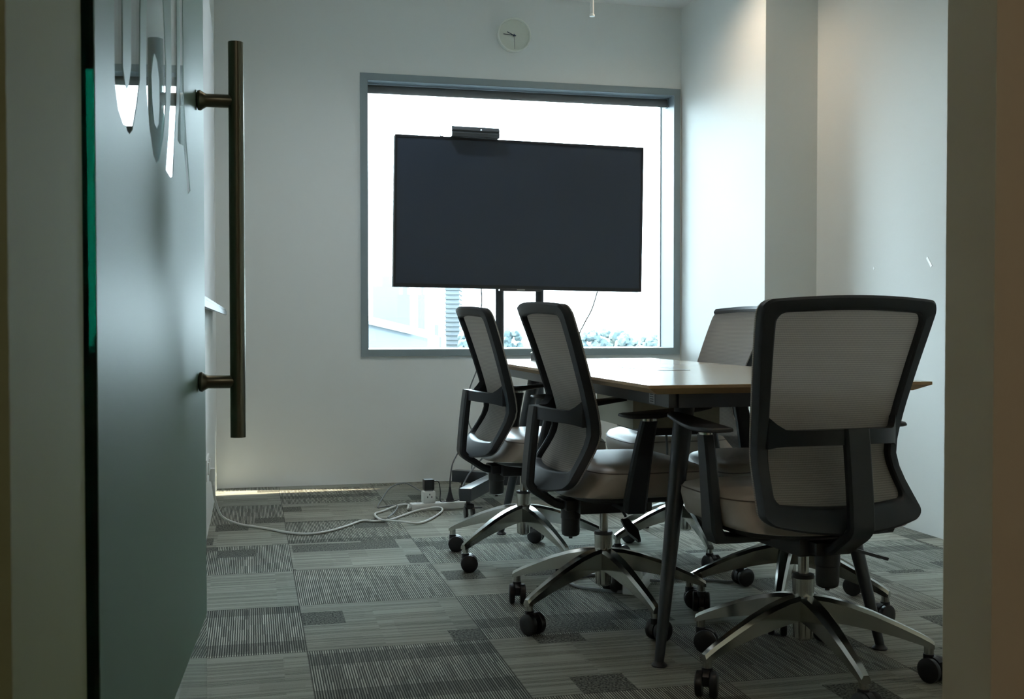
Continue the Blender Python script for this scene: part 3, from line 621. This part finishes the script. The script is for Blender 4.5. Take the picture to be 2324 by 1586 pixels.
def make_chair():
    t = empty('office_chair')
    # seat cushion
    bm = NB(); rings = []
    drop = lambda x, y: -.030*max(0, (y-.10)/.14)**2 + .006*(x/.24)**2
    for z, k, rear, fr in ((.382, .80, -.120, .21), (.384, .90, -.158, .24), (.390, .955, -.172, .262), (.400, .975, -.158, .272), (.420, .985, -.125, .278), (.440, 1.0, -.105, .279), (.455, .99, -.092, .277), (.466, .96, -.084, .270), (.473, .90, -.068, .255), (.477, .78, -.05, .23), (.479, .55, -.01, .17), (.479, .25, .03, .10)):
        rings.append(superell(.247*k, (fr-rear)/2, 0, (fr+rear)/2, z, 44, 4.2 if k > .9 else 3.2, drop))
    ring_loft(bm, rings); obj('seat', bm, SEATM, t, 80)
    st_ = [q for q in COL.objects if q.parent == t][-1] if False else None
    bm = NB(); pts = superell(.2475*.99, .184, 0, .093, .4560, 44, 4.2, drop); tube(bm, pts+[pts[0]], .0016, 6, 0); obj('seat_piping', bm, PIPING, t, 80)
    bm = NB(); ring_loft(bm, [superell(.235*k, .205*k, 0, .055, z, 36, 4, lambda x, y: -.020*max(0, (y-.10)/.14)**2) for z, k in ((.366, .68), (.369, .80), (.376, .90), (.388, .94))]); obj('seat_shell', bm, BLACKP, t, 60)
    # mechanism
    bm = NB(); box(bm, -.075, .075, -.10, .13, .322, .368, bev=.008); box(bm, -.05, .05, -.135, -.08, .330, .362, bev=.006)
    obj('tilt_mechanism', bm, BLACKP, t, 40)
    bm = NB(); lathe(bm, [(.020, .248), (.026, .252), (.028, .262), (.028, .300), (.030, .302), (.030, .33)], (0, -.105, 0)); lathe(bm, [(.006, .240), (.006, .25)], (0, -.105, 0)); obj('tension_knob', bm, BLACKP, t, 40)
    bm = NB(); tube(bm, [(.05, .02, .342), (.10, .02, .338), (.14, .018, .325)], .0045, 8, 4)
    prism(bm, [(.13, .006), (.21, -.002), (.262, .010), (.260, .020), (.20, .034), (.13, .030)], -.004, .004, Matrix.Translation((0, 0, .322)) @ Matrix.Rotation(rad(17), 4, 'Y') @ Matrix.Translation((0, 0, .03)))
    obj('height_lever', bm, BLACKP, t, 40)
    bm = NB(); lathe(bm, [(.0135, .24), (.0135, .325)]); obj('gas_piston', bm, CHROME, t, 40)
    # hub with ring
    bm = NB(); lathe(bm, [(.0001, .092), (.018, .092), (.0245, .098), (.0255, .12), (.0265, .20), (.0275, .245), (.0275, .250)]); hub = obj('base_hub', bm, CHROME, t, 40)
    bm = NB(); lathe(bm, [(.028, .248), (.0285, .252), (.026, .257), (.014, .258)]); obj('hub_ring', bm, BLACKP, hub, 40)
    # back: mesh panel
    bm = NB(); NU, NV = 20, 30; G = {}
    def mapc(a, b, off):   # a in -1..1, b in 0..1 ; corner-rounded
        z = ZB + (ZT-ZB)*b; rz = .030; sh = 0
        if z > ZT-rz: q = (z-(ZT-rz))/rz; sh = .029*(1-math.sqrt(max(0, 1-q*q)))
        if z < ZB+rz: q = ((ZB+rz)-z)/rz; sh = .026*(1-math.sqrt(max(0, 1-q*q)))
        hw = interp(HW, z); xi = a*(hw+.0015-sh)/hw
        return bsurf(xi, z, off)
    bs = [0, .004, .012, .025, .045, .07] + [.1+.8*k/18 for k in range(19)] + [.93, .955, .975, .988, .996, 1.0]
    for side, off in ((0, .005), (1, .0005)):
        for i in range(NU+1):
            for j, b in enumerate(bs): G[side, i, j] = bm.verts.new(mapc(-1+2*i/NU, b, off))
    NV = len(bs)-1
    for side in (0, 1):
        for i in range(NU):
            for j in range(NV): bm.faces.new([G[side, *q] for q in ((i, j), (i+1, j), (i+1, j+1), (i, j+1))])
    for j in range(NV):
        for i in (0, NU): bm.faces.new((G[0, i, j], G[0, i, j+1], G[1, i, j+1], G[1, i, j]))
    for i in range(NU):
        for j in (0, NV): bm.faces.new((G[0, i, j], G[0, i+1, j], G[1, i+1, j], G[1, i, j]))
    obj('mesh_back', bm, MESHF, t, 60)
    # back frame
    out = rrect(ZB, ZT, 1.0, .030, .12); inn = []
    zi0, zi1 = ZB+.061, ZT-.033
    inn = rrect(zi0, zi1, .845, .024, .09)
    bm = NB(); f = []
    def P(L, off, g=0): return [bsurf(x, z, off, g) for x, z in L]
    loops = [P(out, .0015), P(out, -.015, -.001), P(rrect(ZB+.006, ZT-.006, .975, .028, .115), -.022), P(rrect(zi0-.005, zi1+.005, .865, .026, .095), -.022), P(inn, -.017), P(inn, .0015)]
    V = [[bm.verts.new(p) for p in L_] for L_ in loops]; n = len(V[0])
    for a in range(len(V)):
        b = (a+1) % len(V)
        for i in range(n): bm.faces.new((V[a][i], V[a][(i+1) % n], V[b][(i+1) % n], V[b][i]))
    obj('back_frame', bm, FRAMEP, t, 40)
    # yoke: curved crossbar with gussets and the spine
    bm = NB(); K = 25; rings = []
    for k in range(K+1):
        xi = -1+2*k/K; x = xi*.176; e = abs(xi)
        yb = -.210+.096*e**2.2; zc = .624-.010*e**2; hh = .018; up = .034*max(0, (e-.80)/.20)**1.5; lo_ = .006*max(0, (e-.80)/.20)**2
        th = .013
        rings.append([Vector((x, yb-th, zc-hh-lo_)), Vector((x, yb+th, zc-hh-lo_)), Vector((x, yb+th, zc+hh+up)), Vector((x, yb-th, zc+hh+up))])
    ring_loft(bm, rings)
    o = obj('back_crossbar', bm, FRAMEP, t, 35)
    bm = NB(); path = [(-.216, .642), (-.222, .60), (-.231, .52), (-.238, .44), (-.235, .405), (-.190, .372), (-.150, .348), (-.10, .344)]
    pp = smooth_path([(0, a, b) for a, b in path], 5); rings = []
    for i, p in enumerate(pp):
        tn = (pp[min(i+1, len(pp)-1)]-pp[max(i-1, 0)]).normalized(); nn = Vector((0, tn.z, -tn.y)); q = i/(len(pp)-1)
        wd = .033 if q < .62 else .033-.006*(q-.62)/.38; th = .0125
        c8 = [(-wd, -th*.5), (-wd+.006, -th), (wd-.006, -th), (wd, -th*.5), (wd, th*.5), (wd-.006, th), (-wd+.006, th), (-wd, th*.5)]
        rings.append([p + Vector((a, 0, 0)) + nn*b for a, b in c8])
    ring_loft(bm, rings); obj('spine', bm, FRAMEP, t, 35)
    # arms
    for s in (-1, 1):
        bm = NB(); rings = []
        for z, x, y, w_, d_ in ((.352, .10, .02, .03, .010), (.352, .19, .018, .032, .010), (.362, .240, .014, .030, .020), (.385, .253, .004, .033, .0155), (.45, .253, .014, .030, .0155), (.55, .252, .032, .026, .015), (.612, .251, .046, .023, .0145)):
            tx = abs(z-.352) < .001
            c8 = [(-1, -.6), (-.75, -1), (.75, -1), (1, -.6), (1, .6), (.75, 1), (-.75, 1), (-1, .6)]
            if tx: rings.append([Vector((s*x, y+a*w_, z+.004+b*d_)) for a, b in c8])
            elif z < .37: rings.append([Vector((s*(x+b*d_*.6), y+a*w_, z+.004-b*d_*.7)) for a, b in [(p_, q_) for p_, q_ in c8]] if False else [Vector((s*(x-b*-d_*.7), y+a*w_, z-b*d_*.7)) for a, b in [(p_, -q_) for p_, q_ in c8]][::1])
            else: rings.append([Vector((s*(x-b*d_), y+a*w_, z)) for a, b in c8])
        # keep ring order consistent: (a along y, b from up/inner to down/outer)
        rings[2] = [Vector((s*(.240-b*.013), .008+a*.032, .362+b*.012)) for a, b in c8]
        ring_loft(bm, rings); am = obj('armrest', bm, FRAMEP, t, 35)
        bm = NB(); cyl(bm, (s*.251, .046, .612), (s*.251, .046, .6205), .0165, n=20)
        for v in bm.verts: v.co.y = .046+(v.co.y-.046)*1.35
        obj('chrome_collar', bm, CHROME, am, 40)
        pad = [(-.030, -.085), (.034, -.080), (.046, -.02), (.044, .06), (.026, .165), (.006, .188), (-.016, .165), (-.036, .05), (-.038, -.04)]
        cxp = Vector((s*.248, .050, 0)); bm = NB(); rings = []
        pth = smooth_path([(a, b, 0) for a, b in pad]+[(pad[0][0], pad[0][1], 0)], 4)[:-1]
        for z, g in ((.6205, .70), (.622, .90), (.6255, 1.0), (.630, 1.0), (.6335, .97), (.635, .88)):
            rings.append([cxp + Vector((s*p.x*g, (p.y-.04)*g+.04+.0, z + .020*max(0, (p.y)/.19))) for p in pth])
        ring_loft(bm, rings); obj('arm_pad', bm, BLACKP, am, 50)
    # five star base: leg mesh runs along +X, caster below its tip
    for k in range(5):
        bm = NB(); rings = []
        for r, zt, zb, w_ in ((.018, .206, .146, .023), (.06, .201, .143, .0225), (.11, .189, .135, .021), (.17, .168, .123, .0185), (.23, .142, .107, .0155), (.28, .119, .091, .0135), (.305, .106, .082, .0125), (.317, .098, .080, .0115)):
            c = .35*w_
            rings.append([Vector((r, -w_, zb)), Vector((r, w_, zb)), Vector((r, w_*.98, zt-.009)), Vector((r, c*1.6, zt)), Vector((r, -c*1.6, zt)), Vector((r, -w_*.98, zt-.009))])
        ring_loft(bm, rings); cyl(bm, (.305, 0, .058), (.305, 0, .088), .0115, n=16)
        lg = obj('leg', bm, CHROME, t, 30)
        cs = empty('caster', (.305, 0, 0), 0); COL.objects.unlink(cs); bpy.data.objects.remove(cs)
        bm = NB()
        for d in (-1, 1):
            lathe(bm, [(.020, -.009), (.0285, -.0085), (.0305, -.005), (.0305, .006), (.027, .009), (.012, .0095)], (-.014, d*.0175, .0305), (0, d, 0), 28)
        # hood between the wheels
        hood = [(-.014+.0315*cos(a), .0305+.0315*sin(a)) for a in [rad(-15+ k_*150/10) for k_ in range(11)]] + [(-.030, .030), (-.014, .022), (.010, .018)]
        prism(bm, hood, -.0075, .0075, Matrix(((1,0,0,0),(0,0,1,0),(0,1,0,0),(0,0,0,1)))); cyl(bm, (0, 0, .050), (0, 0, .066), .0135, n=16)
        c_ = obj('caster', bm, RUBBER, lg, 40); c_.location = (.305, 0, 0)
    return t
def kids(o): return [c for c in bpy.data.objects if c.parent == o]
def copy_tree(o, parent=None):
    c = o.copy(); COL.objects.link(c); c.parent = parent
    for ch_ in kids(o): copy_tree(ch_, c)
    return c
proto = make_chair()
chairs = [  # x, y, facing (deg from +X), world angle of leg 0, caster swivels, label
    (1.351, 2.507, 94, 123.3, (150, 60, 95, 110, 200), 'large nearest office chair at the table end, its mesh back to the camera'),
    (1.041, 3.173, 1.5, 136, (80, 120, 200, 250, 30), 'office chair on the left of the table nearer the camera, second left chair back'),
    (1.000, 4.016, 1.5, 141, (170, 170, 60, 250, 150), 'office chair on the far left of the table, nearest the power strip'),
    (1.632, 3.953, 181, 191.4, (200, 100, 150, 40, 150), 'office chair on the far right of the table, its mesh front facing left'),
    (1.626, 3.119, 179, 165.6, (160, 60, 20, 130, 190), 'office chair on the right of the table half hidden behind the nearest chair'),
]
for i, (x, y, fa, la, sw, lab) in enumerate(chairs):
    o = proto if i == 0 else copy_tree(proto)
    o.location = (x, y, 0); rz = rad(fa-90); o.rotation_euler = (0, 0, rz); tag(o, lab, 'chair', 'mesh back office chairs round the table')
    legs = [c for c in kids(o) if c.name.split('.')[0] == 'leg']
    for k, lg in enumerate(legs):
        a = rad(la+72*k)-rz; lg.rotation_euler = (0, 0, a)
        for c in kids(lg): c.rotation_euler = (0, 0, rad(sw[k])-rz-a)
    if i == 3:   # this back leans further and shows a black rail along its top
        for c in kids(o):
            if c.name.split('.')[0] in ('mesh_back', 'back_frame', 'back_crossbar'):
                c.matrix_local = Matrix.Translation((0, -.17, .42)) @ Matrix.Rotation(rad(5), 4, 'X') @ Matrix.Translation((0, .17, -.42))
        bm = NB(); rings = []
        for k in range(17):
            xi = -1+k/8; p = bsurf(xi*.97, .935, .0); p = Vector((p.x, p.y-.006, p.z+.003))
            rings.append([p+Vector((0, a, b)) for a, b in ((-.012, -.010), (.016, -.010), (.020, 0), (.012, .012), (-.012, .012))])
        ring_loft(bm, rings); tr_ = obj('top_rail', bm, FRAMEP, o, 40); tr_['label'] = 'black rail along the top of the back'
        tr_.matrix_local = Matrix.Translation((0, -.17, .42)) @ Matrix.Rotation(rad(5), 4, 'X') @ Matrix.Translation((0, .17, -.42))
